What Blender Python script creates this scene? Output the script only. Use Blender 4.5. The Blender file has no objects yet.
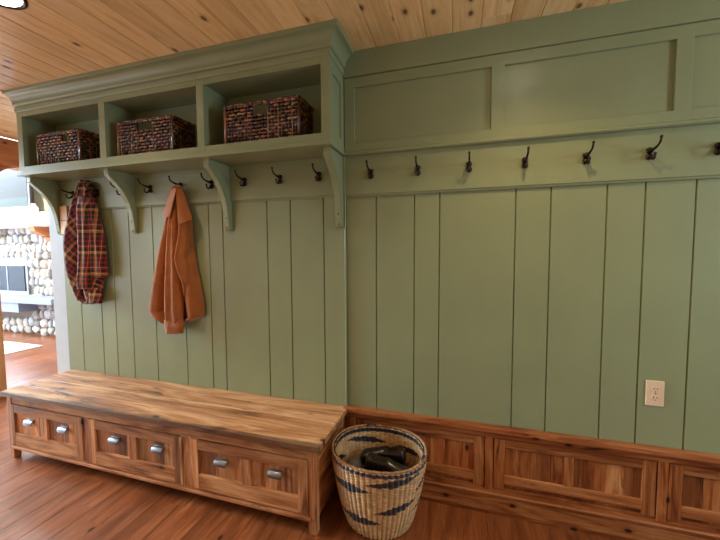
import bpy, bmesh, math, random
from mathutils import Vector, Matrix, noise
random.seed(7)
C = bpy.context.scene.collection
PI = math.pi

# ------------------------------------------------------------------ camera maths (measured from the room's own lines)
CAM = Vector((0.62670, -1.83412, 1.36940)); FPX = 335.868
yaw, pitch, roll = [math.radians(a) for a in (-16.6726, -3.3551, -0.3138)]
_f = Vector((math.sin(yaw)*math.cos(pitch), math.cos(yaw)*math.cos(pitch), math.sin(pitch)))
_r = Vector((math.cos(yaw), -math.sin(yaw), 0)); _u = _r.cross(_f)
_r, _u = math.cos(roll)*_r + math.sin(roll)*_u, -math.sin(roll)*_r + math.cos(roll)*_u
def at(px, py, y):
    """point at depth y (distance from the hook wall) seen at a photo position: used to take measurements"""
    d = _f + _r*(px-360)/FPX + _u*(270-py)/FPX
    return CAM + d*((y-CAM.y)/d.y)

# ------------------------------------------------------------------ node helpers
def new_mat(name):
    m = bpy.data.materials.new(name); m.use_nodes = True
    nt = m.node_tree; b = nt.nodes['Principled BSDF']
    return m, nt, b
def N(nt, t, **kw):
    n = nt.nodes.new(t)
    for k, v in kw.items():
        if k.startswith('i_'):
            key = k[2:]; key = int(key) if key.isdigit() else key
            n.inputs[key].default_value = v
        else: setattr(n, k, v)
    return n
def math_(nt, op, a, b=None, c=None, clamp=False):
    n = nt.nodes.new('ShaderNodeMath'); n.operation = op; n.use_clamp = clamp
    for i, v in enumerate((a, b, c)):
        if v is None: continue
        if isinstance(v, (int, float)): n.inputs[i].default_value = v
        else: nt.links.new(v, n.inputs[i])
    return n.outputs[0]
def mix_(nt, fac, a, b, mode='MIX'):
    n = nt.nodes.new('ShaderNodeMix'); n.data_type = 'RGBA'; n.blend_type = mode
    for k, v in ((0, fac), (6, a), (7, b)):
        if isinstance(v, (int, float)): n.inputs[k].default_value = v
        elif isinstance(v, tuple): n.inputs[k].default_value = (*v, 1) if len(v) == 3 else v
        else: nt.links.new(v, n.inputs[k])
    return n.outputs[2]
def ramp_(nt, fac, stops, interp='LINEAR'):
    n = nt.nodes.new('ShaderNodeValToRGB'); cr = n.color_ramp; cr.interpolation = interp
    while len(cr.elements) < len(stops): cr.elements.new(0.5)
    for e, (p, c) in zip(cr.elements, stops):
        e.position = p; e.color = (*c, 1) if not isinstance(c, (int, float)) else (c, c, c, 1)
    nt.links.new(fac, n.inputs[0]); return n.outputs[0]
def srgb(r, g, b):
    f = lambda c: (c/255/12.92) if c/255 <= .04045 else ((c/255+.055)/1.055)**2.4
    return (f(r), f(g), f(b))
def bump_(nt, b, h, strength=.3, dist=.002):
    n = nt.nodes.new('ShaderNodeBump'); n.inputs['Strength'].default_value = strength; n.inputs['Distance'].default_value = dist
    nt.links.new(h, n.inputs['Height']); nt.links.new(n.outputs[0], b.inputs['Normal'])

def plain(name, col, rough=.5, metal=0, var=.06, scale=14, bump=.0, coat=0):
    m, nt, b = new_mat(name)
    tc = N(nt, 'ShaderNodeNewGeometry'); n = N(nt, 'ShaderNodeTexNoise', i_Scale=scale, i_Detail=4.0)
    nt.links.new(tc.outputs['Position'], n.inputs['Vector'])
    lo = tuple(c*(1-var) for c in col); hi = tuple(min(1, c*(1+var)) for c in col)
    nt.links.new(ramp_(nt, n.outputs[0], [(.3, lo), (.7, hi)]), b.inputs['Base Color'])
    b.inputs['Roughness'].default_value = rough; b.inputs['Metallic'].default_value = metal
    b.inputs['Coat Weight'].default_value = coat; b.inputs['Coat Roughness'].default_value = .15
    if bump: bump_(nt, b, n.outputs[0], bump)
    return m

def wood(name, stops, along='y', across='x', bw=.13, boff=0., rough=.4, var=.3, knots=.5, cracks=0., coat=0., bumps=.25, length=0, gs=1., hues=None, streak=.28, stain=None):
    m, nt, b = new_mat(name); L = nt.links
    g = N(nt, 'ShaderNodeNewGeometry'); s = N(nt, 'ShaderNodeSeparateXYZ'); L.new(g.outputs['Position'], s.inputs[0])
    ax = {'x': s.outputs[0], 'y': s.outputs[1], 'z': s.outputs[2]}
    A, X = ax[along], ax[across]; T = ax[[k for k in 'xyz' if k not in (along, across)][0]]
    bid = math_(nt, 'FLOOR', math_(nt, 'DIVIDE', math_(nt, 'SUBTRACT', X, boff), bw))
    wn = N(nt, 'ShaderNodeTexWhiteNoise', noise_dimensions='1D'); L.new(bid, wn.inputs['W'])
    rnd = wn.outputs['Value']
    if length:
        seg = math_(nt, 'FLOOR', math_(nt, 'ADD', math_(nt, 'DIVIDE', A, length), math_(nt, 'MULTIPLY', rnd, 9.7)))
        wn2 = N(nt, 'ShaderNodeTexWhiteNoise', noise_dimensions='2D')
        cv = N(nt, 'ShaderNodeCombineXYZ'); L.new(bid, cv.inputs[0]); L.new(seg, cv.inputs[1]); L.new(cv.outputs[0], wn2.inputs['Vector'])
        rnd = wn2.outputs['Value']
    off = math_(nt, 'MULTIPLY', rnd, 37.)
    def vec(sx, sa, st):
        c = N(nt, 'ShaderNodeCombineXYZ')
        L.new(math_(nt, 'ADD', math_(nt, 'MULTIPLY', X, sx), off), c.inputs[0])
        L.new(math_(nt, 'MULTIPLY', T, st), c.inputs[1])
        L.new(math_(nt, 'ADD', math_(nt, 'MULTIPLY', A, sa), off), c.inputs[2]); return c.outputs[0]
    n1 = N(nt, 'ShaderNodeTexNoise', i_Scale=1., i_Detail=5., i_Roughness=.6, i_Distortion=1.6); L.new(vec(14*gs, 1.9*gs, 14*gs), n1.inputs['Vector'])
    n2 = N(nt, 'ShaderNodeTexNoise', i_Scale=1., i_Detail=3., i_Roughness=.6); L.new(vec(150*gs, 4*gs, 150*gs), n2.inputs['Vector'])
    fac = math_(nt, 'ADD', math_(nt, 'MULTIPLY', n1.outputs[0], 1-streak), math_(nt, 'MULTIPLY', n2.outputs[0], streak))
    col = ramp_(nt, fac, stops)
    if hues:
        wn3 = N(nt, 'ShaderNodeTexWhiteNoise', noise_dimensions='1D'); L.new(math_(nt, 'MULTIPLY', rnd, 91.3), wn3.inputs['W'])
        tint = ramp_(nt, wn3.outputs['Value'], [(i/len(hues), h) for i, h in enumerate(hues)], 'CONSTANT')
        col = mix_(nt, 1., col, tint, 'MULTIPLY')
    v = math_(nt, 'ADD', math_(nt, 'MULTIPLY', rnd, var), 1-var*.5)
    cv = N(nt, 'ShaderNodeCombineXYZ'); [L.new(v, cv.inputs[i]) for i in range(3)]
    col = mix_(nt, 1., col, cv.outputs[0], 'MULTIPLY')
    if knots:
        vo = N(nt, 'ShaderNodeTexVoronoi', i_Scale=1., voronoi_dimensions='2D'); kv = N(nt, 'ShaderNodeCombineXYZ')
        L.new(math_(nt, 'ADD', math_(nt, 'MULTIPLY', X, 9*gs), off), kv.inputs[0]); L.new(math_(nt, 'ADD', math_(nt, 'MULTIPLY', A, 5.2*gs), off), kv.inputs[1])
        L.new(kv.outputs[0], vo.inputs['Vector'])
        sp = N(nt, 'ShaderNodeSeparateXYZ'); L.new(vo.outputs['Color'], sp.inputs[0])
        pick = math_(nt, 'LESS_THAN', sp.outputs[0], knots*.3)
        ring = ramp_(nt, vo.outputs['Distance'], [(.03, 1.), (.07, .85), (.10, .25), (.2, 0.)])
        km = math_(nt, 'MULTIPLY', ring, pick)
        kc = stops[0][1]; col = mix_(nt, km, col, (kc[0]*.26, kc[1]*.17, kc[2]*.14))
    if cracks:
        n3 = N(nt, 'ShaderNodeTexNoise', i_Scale=1., i_Detail=6., i_Roughness=.65, i_Distortion=1.2); L.new(vec(16*gs, 2.2*gs, 16*gs), n3.inputs['Vector'])
        cm = ramp_(nt, n3.outputs[0], [(.64-.1*cracks, 0.), (.69-.1*cracks, .6), (.77-.1*cracks, 1.)])
        col = mix_(nt, cm, col, tuple(c*.16 for c in stops[0][1]))
    if stain is not None:   # grime worn into the front edge of the top board
        n5 = N(nt, 'ShaderNodeTexNoise', i_Scale=1., i_Detail=5., i_Roughness=.6); L.new(vec(20, 3.5, 20), n5.inputs['Vector'])
        e = math_(nt, 'MULTIPLY', math_(nt, 'SUBTRACT', stain, X), 9.)
        sm = ramp_(nt, math_(nt, 'ADD', e, n5.outputs[0]), [(.62, 0.), (.82, .75)])
        col = mix_(nt, sm, col, tuple(c*.35 for c in stops[0][1]))
    L.new(col, b.inputs['Base Color'])
    rr = ramp_(nt, n1.outputs[0], [(.3, rough*.85), (.7, min(1, rough*1.2))]); L.new(rr, b.inputs['Roughness'])
    b.inputs['Coat Weight'].default_value = coat; b.inputs['Coat Roughness'].default_value = .12
    bump_(nt, b, n2.outputs[0], bumps, .0015)
    return m

# ------------------------------------------------------------------ materials
M = {}
GREEN = srgb(138, 146, 110)
def paint(name, col, rough):
    m, nt, b = new_mat(name); L = nt.links
    g = N(nt, 'ShaderNodeNewGeometry'); mp = N(nt, 'ShaderNodeMapping'); mp.inputs['Scale'].default_value = (60, 60, 5)
    L.new(g.outputs['Position'], mp.inputs['Vector'])
    n = N(nt, 'ShaderNodeTexNoise', i_Scale=1., i_Detail=3.); L.new(mp.outputs[0], n.inputs['Vector'])
    n2 = N(nt, 'ShaderNodeTexNoise', i_Scale=3., i_Detail=2.); L.new(g.outputs['Position'], n2.inputs['Vector'])
    c = ramp_(nt, n2.outputs[0], [(.3, tuple(x*.95 for x in col)), (.7, tuple(x*1.05 for x in col))])
    L.new(c, b.inputs['Base Color']); b.inputs['Roughness'].default_value = rough
    bump_(nt, b, n.outputs[0], .12, .001); return m
M['green'] = paint('sage_paint', GREEN, .33)
M['tan'] = plain('tan_wall_paint', srgb(186, 158, 120), .7, var=.03)
M['white'] = plain('white_wall_paint', srgb(196, 204, 210), .6, var=.02)
M['pine'] = wood('pine_ceiling', [(.28, srgb(208, 162, 104)), (.5, srgb(240, 204, 146)), (.72, srgb(250, 224, 176))], 'y', 'x', .1305, .185, rough=.38, var=.22, knots=.95, length=2.6, gs=.9, streak=.3, bumps=.1, coat=.3)
M['floor'] = wood('cherry_floor', [(.3, srgb(78, 38, 18)), (.5, srgb(130, 72, 38)), (.7, srgb(164, 100, 58))], 'y', 'x', .143, .08, rough=.33, var=.4, knots=.3, length=1.3, coat=.25, bumps=.15)
OAK = [(.33, srgb(98, 56, 32)), (.46, srgb(176, 116, 70)), (.62, srgb(220, 170, 122))]
OAKH = [(1, 1, 1), (.82, .68, .58), (1.05, .95, .85), (.58, .48, .40), (1, .84, .72)]
M['oak_top'] = wood('reclaimed_oak_top', OAK, 'x', 'y', .111, 0, rough=.42, var=.25, knots=1., cracks=.8, bumps=.5, coat=.1, gs=.75, streak=.25, stain=-.40)
M['oak_h'] = wood('reclaimed_oak_rail', OAK, 'x', 'z', .09, .01, rough=.5, var=.3, knots=.5, cracks=.25, hues=OAKH, bumps=.45)
M['oak_v'] = wood('reclaimed_oak_stile', OAK, 'z', 'x', .06, .02, rough=.5, var=.35, knots=.4, cracks=.25, hues=OAKH, bumps=.45)
M['oak_panel'] = wood('reclaimed_oak_boards', OAK, 'z', 'x', .068, .013, rough=.5, var=.9, knots=.8, cracks=.35, hues=OAKH, bumps=.45)
M['oak_side'] = wood('reclaimed_oak_side', OAK, 'y', 'z', .12, 0, rough=.5, var=.3, knots=.4, cracks=.25, hues=OAKH, bumps=.4)
DOK = [(a, (c[0]*.66, c[1]*.52, c[2]*.40)) for a, c in OAK]
M['wain_h'] = wood('stained_oak_rail', DOK, 'x', 'z', .07, .02, rough=.42, var=.25, knots=.5, cracks=.1, hues=OAKH[:3])
M['wain_v'] = wood('stained_oak_stile', DOK, 'z', 'x', .05, .01, rough=.42, var=.3, knots=.4, cracks=.1, hues=OAKH[:3])
M['wain_p'] = wood('stained_oak_boards', DOK, 'z', 'x', .075, .03, rough=.42, var=.5, knots=.7, cracks=.15, hues=OAKH)
M['timber'] = wood('timber_post', [(.3, srgb(190, 130, 80)), (.5, srgb(222, 168, 112)), (.7, srgb(236, 190, 138))], 'z', 'y', 2, 0, rough=.5, var=.1, knots=.6)
M['timber_h'] = wood('timber_beam', [(.3, srgb(168, 98, 52)), (.5, srgb(196, 124, 72)), (.7, srgb(210, 142, 88))], 'y', 'z', 2, 0, rough=.5, var=.1, knots=.5)
M['iron'] = plain('oiled_bronze', srgb(58, 44, 38), .32, .85, var=.3, scale=60)
M['pewter'] = plain('brushed_pewter', srgb(140, 144, 154), .34, 1., var=.08, scale=80)
M['plate'] = plain('almond_plastic', srgb(228, 200, 168), .35, var=.02)
M['slot'] = plain('dark_slot', srgb(40, 30, 26), .6)
M['plug'] = plain('wood_plug', srgb(96, 76, 52), .5)
M['stone'] = None
M['mortar'] = plain('mortar', srgb(120, 108, 98), .95, var=.15, scale=30, bump=.5)
M['slab'] = plain('blue_grey_slab', srgb(120, 130, 152), .6, var=.08, scale=9, bump=.3)
M['mantel'] = plain('whitewashed_mantel', srgb(232, 222, 208), .6, var=.05)
M['black'] = plain('black_metal', srgb(38, 40, 46), .35, .3)
M['frame_grey'] = plain('steel_frame', srgb(170, 176, 186), .4, .6)
M['glass_dark'] = plain('smoked_glass', srgb(60, 70, 84), .08, 0, var=.02)
M['ceramic'] = plain('white_ceramic', srgb(240, 236, 232), .3)
M['leather'] = plain('dark_leather', srgb(26, 19, 17), .25, var=.3, scale=20, bump=.3, coat=.3)
M['greycloth'] = plain('taupe_cloth', srgb(84, 72, 62), .7, var=.1, scale=40, bump=.3)
M['dark_cloth'] = plain('dark_brown_wool', srgb(44, 32, 28), .8, var=.2, scale=40, bump=.4)
M['shade_liner'] = plain('basket_shadow_lining', srgb(48, 30, 20), .9)
# stone with per-stone tone held as an attribute
def attr_mat(name, attr, rough, bump=.4, bs=30, dist=.004, spec=.5, coat=0):
    m, nt, b = new_mat(name); a = N(nt, 'ShaderNodeAttribute', attribute_name=attr)
    g = N(nt, 'ShaderNodeNewGeometry'); n = N(nt, 'ShaderNodeTexNoise', i_Scale=float(bs), i_Detail=5.); nt.links.new(g.outputs['Position'], n.inputs['Vector'])
    v = ramp_(nt, n.outputs[0], [(.25, .78), (.75, 1.12)])
    nt.links.new(mix_(nt, 1., a.outputs['Color'], v, 'MULTIPLY'), b.inputs['Base Color'])
    b.inputs['Roughness'].default_value = rough; b.inputs['Specular IOR Level'].default_value = spec
    b.inputs['Coat Weight'].default_value = coat; b.inputs['Coat Roughness'].default_value = .2
    bump_(nt, b, n.outputs[0], bump, dist); return m
M['stone'] = attr_mat('fieldstone', 'tone', .85)
M['seagrass'] = attr_mat('seagrass_weave', 'tone', .38, .6, 220, .001, .6, .15)
M['wicker'] = attr_mat('banana_leaf_weave', 'tone', .3, .8, 260, .0015, .6, .35)

def emis(name, col, st):
    m = bpy.data.materials.new(name); m.use_nodes = True; nt = m.node_tree
    b = nt.nodes['Principled BSDF']; b.inputs['Base Color'].default_value = (*col, 1)
    b.inputs['Emission Color'].default_value = (*col, 1); b.inputs['Emission Strength'].default_value = st; return m
M['lens'] = emis('lamp_lens', (1, .86, .66), 14)

def cloth_plain(name, col):
    m, nt, b = new_mat(name); L = nt.links
    uv = N(nt, 'ShaderNodeUVMap'); w = N(nt, 'ShaderNodeTexWave', i_Scale=170., i_Distortion=1.5); L.new(uv.outputs[0], w.inputs['Vector'])
    n = N(nt, 'ShaderNodeTexNoise', i_Scale=14., i_Detail=4.); L.new(uv.outputs[0], n.inputs['Vector'])
    L.new(ramp_(nt, n.outputs[0], [(.3, tuple(c*.8 for c in col)), (.7, tuple(c*1.15 for c in col))]), b.inputs['Base Color'])
    b.inputs['Roughness'].default_value = .85; b.inputs['Sheen Weight'].default_value = .25; b.inputs['Sheen Roughness'].default_value = .5
    bump_(nt, b, w.outputs[0], .35, .001); return m
M['rust'] = cloth_plain('rust_canvas', srgb(158, 88, 32))
M['rust_in'] = cloth_plain('rust_lining', srgb(120, 48, 22))
def plaid(name, ang, sc=1.):
    m, nt, b = new_mat(name); L = nt.links
    uv = N(nt, 'ShaderNodeUVMap'); mp = N(nt, 'ShaderNodeMapping'); mp.inputs['Rotation'].default_value = (0, 0, ang); L.new(uv.outputs[0], mp.inputs['Vector'])
    s = N(nt, 'ShaderNodeSeparateXYZ'); L.new(mp.outputs[0], s.inputs[0])
    blk, red, drk, tan, crm, grn = srgb(10, 9, 10), srgb(138, 14, 16), srgb(44, 10, 12), srgb(206, 142, 78), srgb(222, 190, 160), srgb(20, 24, 18)
    st = [(0, blk), (.12, red), (.20, drk), (.26, blk), (.34, tan), (.37, blk), (.39, tan), (.47, grn), (.52, blk), (.62, red), (.70, crm), (.715, red), (.78, blk), (.86, grn), (.90, red)]
    cs = []
    for o, ph in ((s.outputs[0], 0.), (s.outputs[1], .3)):
        fr = math_(nt, 'FRACT', math_(nt, 'ADD', math_(nt, 'MULTIPLY', o, 1/.15*sc), ph)); cs.append(ramp_(nt, fr, st, 'CONSTANT'))
    col = mix_(nt, .5, cs[0], cs[1])
    # wide tan checks where the tan bands cross
    L.new(col, b.inputs['Base Color']); b.inputs['Roughness'].default_value = .85; b.inputs['Sheen Weight'].default_value = .2
    n = N(nt, 'ShaderNodeTexNoise', i_Scale=500.); L.new(uv.outputs[0], n.inputs['Vector']); bump_(nt, b, n.outputs[0], .3, .001); return m
M['plaid_d'] = plaid('plaid_flannel_bias', .75); M['plaid_s'] = plaid('plaid_flannel_straight', .03)

# ------------------------------------------------------------------ mesh helpers
class MB:
    def __init__(s): s.v = []; s.f = []; s.c = []; s.uv = {}
    def add(s, vs, fs, col=None):
        o = len(s.v); s.v += [tuple(v) for v in vs]; s.f += [tuple(i+o for i in f) for f in fs]
        s.c += [col or (1, 1, 1)]*len(vs)
    def box(s, x0, x1, y0, y1, z0, z1, bev=0.0):
        if bev <= 0:
            s.add([(x0,y0,z0),(x1,y0,z0),(x1,y1,z0),(x0,y1,z0),(x0,y0,z1),(x1,y0,z1),(x1,y1,z1),(x0,y1,z1)],
                  [(0,3,2,1),(4,5,6,7),(0,1,5,4),(1,2,6,5),(2,3,7,6),(3,0,4,7)]); return
        bm = bmesh.new(); bmesh.ops.create_cube(bm, size=1)
        for v in bm.verts: v.co = ((x0+x1)/2+v.co.x*(x1-x0), (y0+y1)/2+v.co.y*(y1-y0), (z0+z1)/2+v.co.z*(z1-z0))
        bmesh.ops.bevel(bm, geom=bm.edges[:], offset=min(bev, .45*min(x1-x0, y1-y0, z1-z0)), segments=2, profile=.6, affect='EDGES')
        s.bm(bm)
    def bm(s, bm, col=None):
        bm.verts.index_update(); s.add([v.co[:] for v in bm.verts], [[v.index for v in f.verts] for f in bm.faces], col); bm.free()
    def prism(s, prof, axis, a, b):
        """closed 2-D profile swept along an axis; prof in the two other axes, in xyz order"""
        n = len(prof)
        def P(p, t): return {'x': (t, p[0], p[1]), 'y': (p[0], t, p[1]), 'z': (p[0], p[1], t)}[axis]
        s.add([P(p, a) for p in prof]+[P(p, b) for p in prof],
              [(i, (i+1) % n, n+(i+1) % n, n+i) for i in range(n)]+[tuple(range(n))[::-1], tuple(range(n, 2*n))])
    def tube(s, pts, rad, seg=8, caps=True, col=None, flat=None):
        pts = [Vector(p) for p in pts]; n = len(pts); rings = []
        if not hasattr(rad, '__len__'): rad = [rad]*n
        prev = None; vs = []
        for i, p in enumerate(pts):
            t = (pts[min(i+1, n-1)]-pts[max(i-1, 0)]).normalized()
            a = prev if prev else (Vector((0, 0, 1)) if abs(t.z) < .9 else Vector((1, 0, 0)))
            a = (a - t*a.dot(t)).normalized(); prev = a; b = t.cross(a)
            for k in range(seg):
                w = 2*PI*k/seg; vs.append(p + a*math.cos(w)*rad[i] + b*math.sin(w)*rad[i]*(flat or 1))
        fs = [(i*seg+k, i*seg+(k+1) % seg, (i+1)*seg+(k+1) % seg, (i+1)*seg+k) for i in range(n-1) for k in range(seg)]
        if caps: fs += [tuple(range(seg))[::-1], tuple(range((n-1)*seg, n*seg))]
        s.add(vs, fs, col)
    def ball(s, c, r, sc=(1, 1, 1), sub=2, col=None):
        bm = bmesh.new(); bmesh.ops.create_icosphere(bm, subdivisions=sub, radius=r)
        for v in bm.verts: v.co = Vector((c[0]+v.co.x*sc[0], c[1]+v.co.y*sc[1], c[2]+v.co.z*sc[2]))
        s.bm(bm, col)
    def grid(s, fn, nu, nv, closed=False, col=None):
        vs = []; cs = []; uvs = []
        for j in range(nv+1):
            for i in range(nu+(0 if closed else 1)):
                r = fn(i/nu, j/nv); vs.append(r[:3]); cs.append(r[3] if len(r) > 3 else (1, 1, 1))
        w = nu if closed else nu+1
        fs = [(j*w+i, j*w+(i+1) % w, (j+1)*w+(i+1) % w, (j+1)*w+i) for j in range(nv) for i in range(nu)]
        o = len(s.v); s.add(vs, fs); s.c[o:] = cs
    def build(s, name, mat, parent=None, smooth=False, attr=False, origin=None, uv=None):
        me = bpy.data.meshes.new(name)
        o0 = Vector(origin) if origin else Vector((0, 0, 0))
        me.from_pydata([tuple(Vector(v)-o0) for v in s.v], [], s.f)
        if attr:
            a = me.color_attributes.new('tone', 'FLOAT_COLOR', 'POINT')
            for i, c in enumerate(s.c): a.data[i].color = (*c, 1)
        if uv:
            l = me.uv_layers.new(name='UVMap')
            for p in me.polygons:
                for li in p.loop_indices: l.data[li].uv = uv[me.loops[li].vertex_index]
        bm = bmesh.new(); bm.from_mesh(me); bmesh.ops.recalc_face_normals(bm, faces=bm.faces[:]); bm.to_mesh(me); bm.free()
        if smooth:
            for p in me.polygons: p.use_smooth = True
            if smooth != 'all':
                try: me.set_sharp_from_angle(angle=math.radians(40))
                except Exception: pass
        me.materials.append(M[mat] if isinstance(mat, str) else mat)
        ob = bpy.data.objects.new(name, me); C.objects.link(ob)
        if parent is not None: ob.parent = parent
        elif origin: ob.location = o0
        return ob
def thing(name, label, cat, loc=(0, 0, 0), group=None):
    o = bpy.data.objects.new(name, None); C.objects.link(o); o.location = loc; o.empty_display_size = .05
    o['label'] = label; o['category'] = cat
    if group: o['group'] = group
    return o
def tag(o, label, cat, group=None):
    o['label'] = label; o['category'] = cat
    if group: o['group'] = group
    return o
def struct(o, label=None):
    o['kind'] = 'structure'
    if label: o['label'] = label
    return o
def part(mb, name, mat, root, **kw):
    """mesh given in world coordinates, attached to a thing whose Empty stands at root.location"""
    kw['origin'] = tuple(root.location); return mb.build(name, mat, root, **kw)
def sub(mb, name, mat, par, root, **kw):
    kw['origin'] = tuple(root.location); return mb.build(name, mat, par, **kw)
def copy_tree(o, parent=None):
    c = o.copy(); C.objects.link(c)
    if parent: c.parent = parent
    for ch in list(o.children): copy_tree(ch, c)
    return c

# ------------------------------------------------------------------ the shell
CZ = 2.44
def vprofile(xs, x0, x1, y, back, d, hw):
    """front line at y with V grooves of depth d at xs, closed at back (for planks)"""
    s = 1 if back > y else -1
    p = [(x0, y)]
    for g in sorted(xs):
        if x0+hw < g < x1-hw: p += [(g-hw, y), (g, y+s*d), (g+hw, y)]
    return p+[(x1, y), (x1, back), (x0, back)]
# floor boards (grooves run away from the hook wall)
g = [-1.957+.1435*k for k in range(-66, 42)]
mb = MB(); mb.prism(vprofile(g, -11.2, 3.4, 0, -.08, .0015, .0012), 'y', -3.0, 2.1)
struct(mb.build('floor', 'floor'), 'reddish brown hardwood plank floor')
g = [.185+.1305*k for k in range(-30, 26)]
mb = MB(); mb.prism(vprofile(g, -3.47, 3.4, CZ, CZ+.06, .004, .0052), 'y', -3.0, 2.1)
struct(mb.build('ceiling', 'pine'), 'knotty pine tongue and groove ceiling')
# the hook wall: solid core, green planks in front
mb = MB(); mb.box(-2.43, 3.4, .012, .16, 0, CZ); mb.box(-2.43, -2.288, -.016, .012, 0, CZ)
struct(mb.build('wall_back', 'white'), 'white painted end of the wall beside the green planks')
gr = [.173, .385, .518, .886, 1.042, 1.274, 1.422, 1.606, 1.83, 1.98, 2.21, 2.37, 2.6, 2.82, 2.97, 3.2]
mb = MB(); mb.prism(vprofile(gr, 0, 3.4, 0, .014, .009, .0044), 'z', .02, CZ)
struct(mb.build('wall_planks_right', 'green'), 'sage green vertical plank panelling right of the bench').name = 'wall_right_planks'
gl = [-2.127, -1.919, -1.781, -1.621, -1.408, -1.15, -.94, -.833, -.51, -.351, -.137]
mb = MB(); mb.prism(vprofile(gl, -2.29, -.004, -.016, .011, .009, .0044), 'z', .4535, CZ)
mb.tube([(-.005, -.0135, .4535), (-.005, -.0135, CZ)], .006, 10)
struct(mb.build('wall_left_planks', 'green', smooth=True), 'sage green vertical plank panelling above the bench')
# hook rails
mb = MB(); mb.prism([(-.016, 1.672), (-.022, 1.672), (-.026, 1.676), (-.026, 1.680), (-.034, 1.684), (-.034, 1.9), (-.016, 1.9)], 'x', -2.288, .0)
struct(mb.build('trim_1', 'green'), 'sage green hook rail under the cubbies')
mb = MB(); mb.prism([(0, 1.668), (-.010, 1.668), (-.014, 1.672), (-.014, 1.677), (-.020, 1.681), (-.020, 1.9), (0, 1.9)], 'x', .001, 3.4)
struct(mb.build('trim_2', 'green'), 'sage green hook rail right of the cubbies')
# framed frieze above the right rail
fr = bpy.data.objects.new('trim_3', None); C.objects.link(fr); struct(fr, 'sage green framed panels above the right hook rail')
mb = MB(); mb.box(.004, 3.4, -.028, 0, 1.897, 2.32); part(mb, 'backing', 'green', fr)
mb = MB()
mb.box(.004, 3.4, -.040, -.027, 2.253, 2.306, .0012); mb.box(.004, 3.4, -.040, -.027, 1.912, 1.958, .0012)
for a, b in ((.004, .062), (.761, .82), (1.492, 1.551), (2.235, 2.294), (2.96, 3.02)): mb.box(a, b, -.040, -.027, 1.957, 2.254, .0012)
part(mb, 'frame', 'green', fr)
mb = MB(); mb.prism([(0, 1.893), (-.042, 1.893), (-.048, 1.899), (-.048, 1.908), (-.040, 1.914), (0, 1.914)], 'x', .004, 3.4); part(mb, 'ledge', 'green', fr)
mb = MB(); mb.box(.004, 3.4, -.048, 0, 2.309, CZ, .002); part(mb, 'fascia', 'green', fr)
# stained oak wainscot low on the right
wa = bpy.data.objects.new('trim_4', None); C.objects.link(wa); struct(wa, 'dark stained oak wainscot with framed board panels')
X1 = 3.4; WX0 = -.018
mb = MB(); mb.box(WX0, X1, -.006, 0, .02, .43); part(mb, 'backing', 'wain_p', wa)
mb = MB(); mb.box(WX0, X1, -.042, 0, .430, .458, .004); part(mb, 'cap', 'wain_h', wa)
mb = MB(); mb.prism([(0, .398), (-.024, .398), (-.030, .404), (-.034, .428), (0, .430)], 'x', WX0, X1); part(mb, 'apron', 'wain_h', wa)
mb = MB(); mb.box(WX0, X1, -.046, 0, 0, .104, .002); mb.prism([(0, .100), (-.052, .104), (-.052, .112), (-.046, .116), (0, .116)], 'x', WX0, X1); part(mb, 'base', 'wain_h', wa)
mb = MB(); mb.box(WX0, X1, -.018, 0, .114, .130, .002); mb.box(WX0, X1, -.018, 0, .388, .40, .002); part(mb, 'rail', 'wain_h', wa)
for k in range(-1, 4):
    px0 = .762+.7445*k
    mb = MB(); mb.box(max(px0, WX0), px0+.037, -.027, 0, .112, .4, .0025); part(mb, 'post', 'wain_v', wa)
    a, b = px0+.042, min(px0+.7395, 3.39)
    if b-a < .3: continue
    mb = MB()
    for s0, s1 in ((a, a+.052), (b-.052, b)): mb.box(s0, s1, -.021, 0, .128, .392, .002)
    m0 = (a+b)/2-.022; mb.box(m0, m0+.04, -.0195, 0, .196, .352, .002)
    part(mb, 'stile', 'wain_v', wa)
    mb = MB(); mb.box(a+.052, b-.052, -.0205, 0, .350, .390, .002); mb.box(a+.052, b-.052, -.0205, 0, .150, .200, .002)
    part(mb, 'panel_rail', 'wain_h', wa)
    mb = MB(); bds = [a+.05+i*.072 for i in range(30)]
    mb.prism(vprofile(bds, a+.05, b-.05, -.0105, 0, .002, .0012), 'z', .19, .36); part(mb, 'board_panel', 'wain_p', wa)
# rest of the mudroom and the living room beyond
mb = MB(); mb.box(3.4, 3.5, -3.0, -1.75, 0, CZ); mb.box(3.4, 3.5, -.35, .1, 0, CZ); mb.box(3.4, 3.5, -1.75, -.35, 0, .3); mb.box(3.4, 3.5, -1.75, -.35, 2.2, CZ)
struct(mb.build('wall_right', 'green'))
mb = MB(); mb.box(-3.47, 3.5, -3.1, -3.0, 0, 2.6); struct(mb.build('wall_front', 'tan'))
mb = MB(); mb.box(-11.2, -3.47, -3.1, -3.0, 0, .4); mb.box(-11.2, -3.47, -3.1, -3.0, 2.6, 5.4); mb.box(-3.8, -3.47, -3.1, -3.0, .4, 2.6); mb.box(-11.2, -7.9, -3.1, -3, .4, 2.6)
struct(mb.build('wall_living_front', 'white')).name = 'wall_front_living'
mb = MB(); mb.box(-11.3, -11.2, -3.1, -2.8, 0, 5.4); mb.box(-11.3, -11.2, 1.1, 2.2, 0, 5.4); mb.box(-11.3, -11.2, -2.8, 1.1, 0, 2.1); mb.box(-11.3, -11.2, -2.8, 1.1, 5.1, 5.4)
struct(mb.build('wall_left', 'white'))
mb = MB(); mb.box(-11.2, -5.15, 2.02, 2.12, 0, 5.4); mb.box(-5.15, -3.4, 2.02, 2.12, 0, .7); mb.box(-5.15, -3.4, 2.02, 2.12, 2.5, 5.4); mb.box(-3.4, 3.4, 2.02, 2.12, 0, 5.4)
struct(mb.build('wall_far', 'white'))
mb = MB(); mb.box(-11.3, -3.5, -3.1, 2.12, 5.4, 5.5); mb.box(-3.52, -3.47, -3.1, 2.12, CZ+.02, 5.45)
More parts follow.
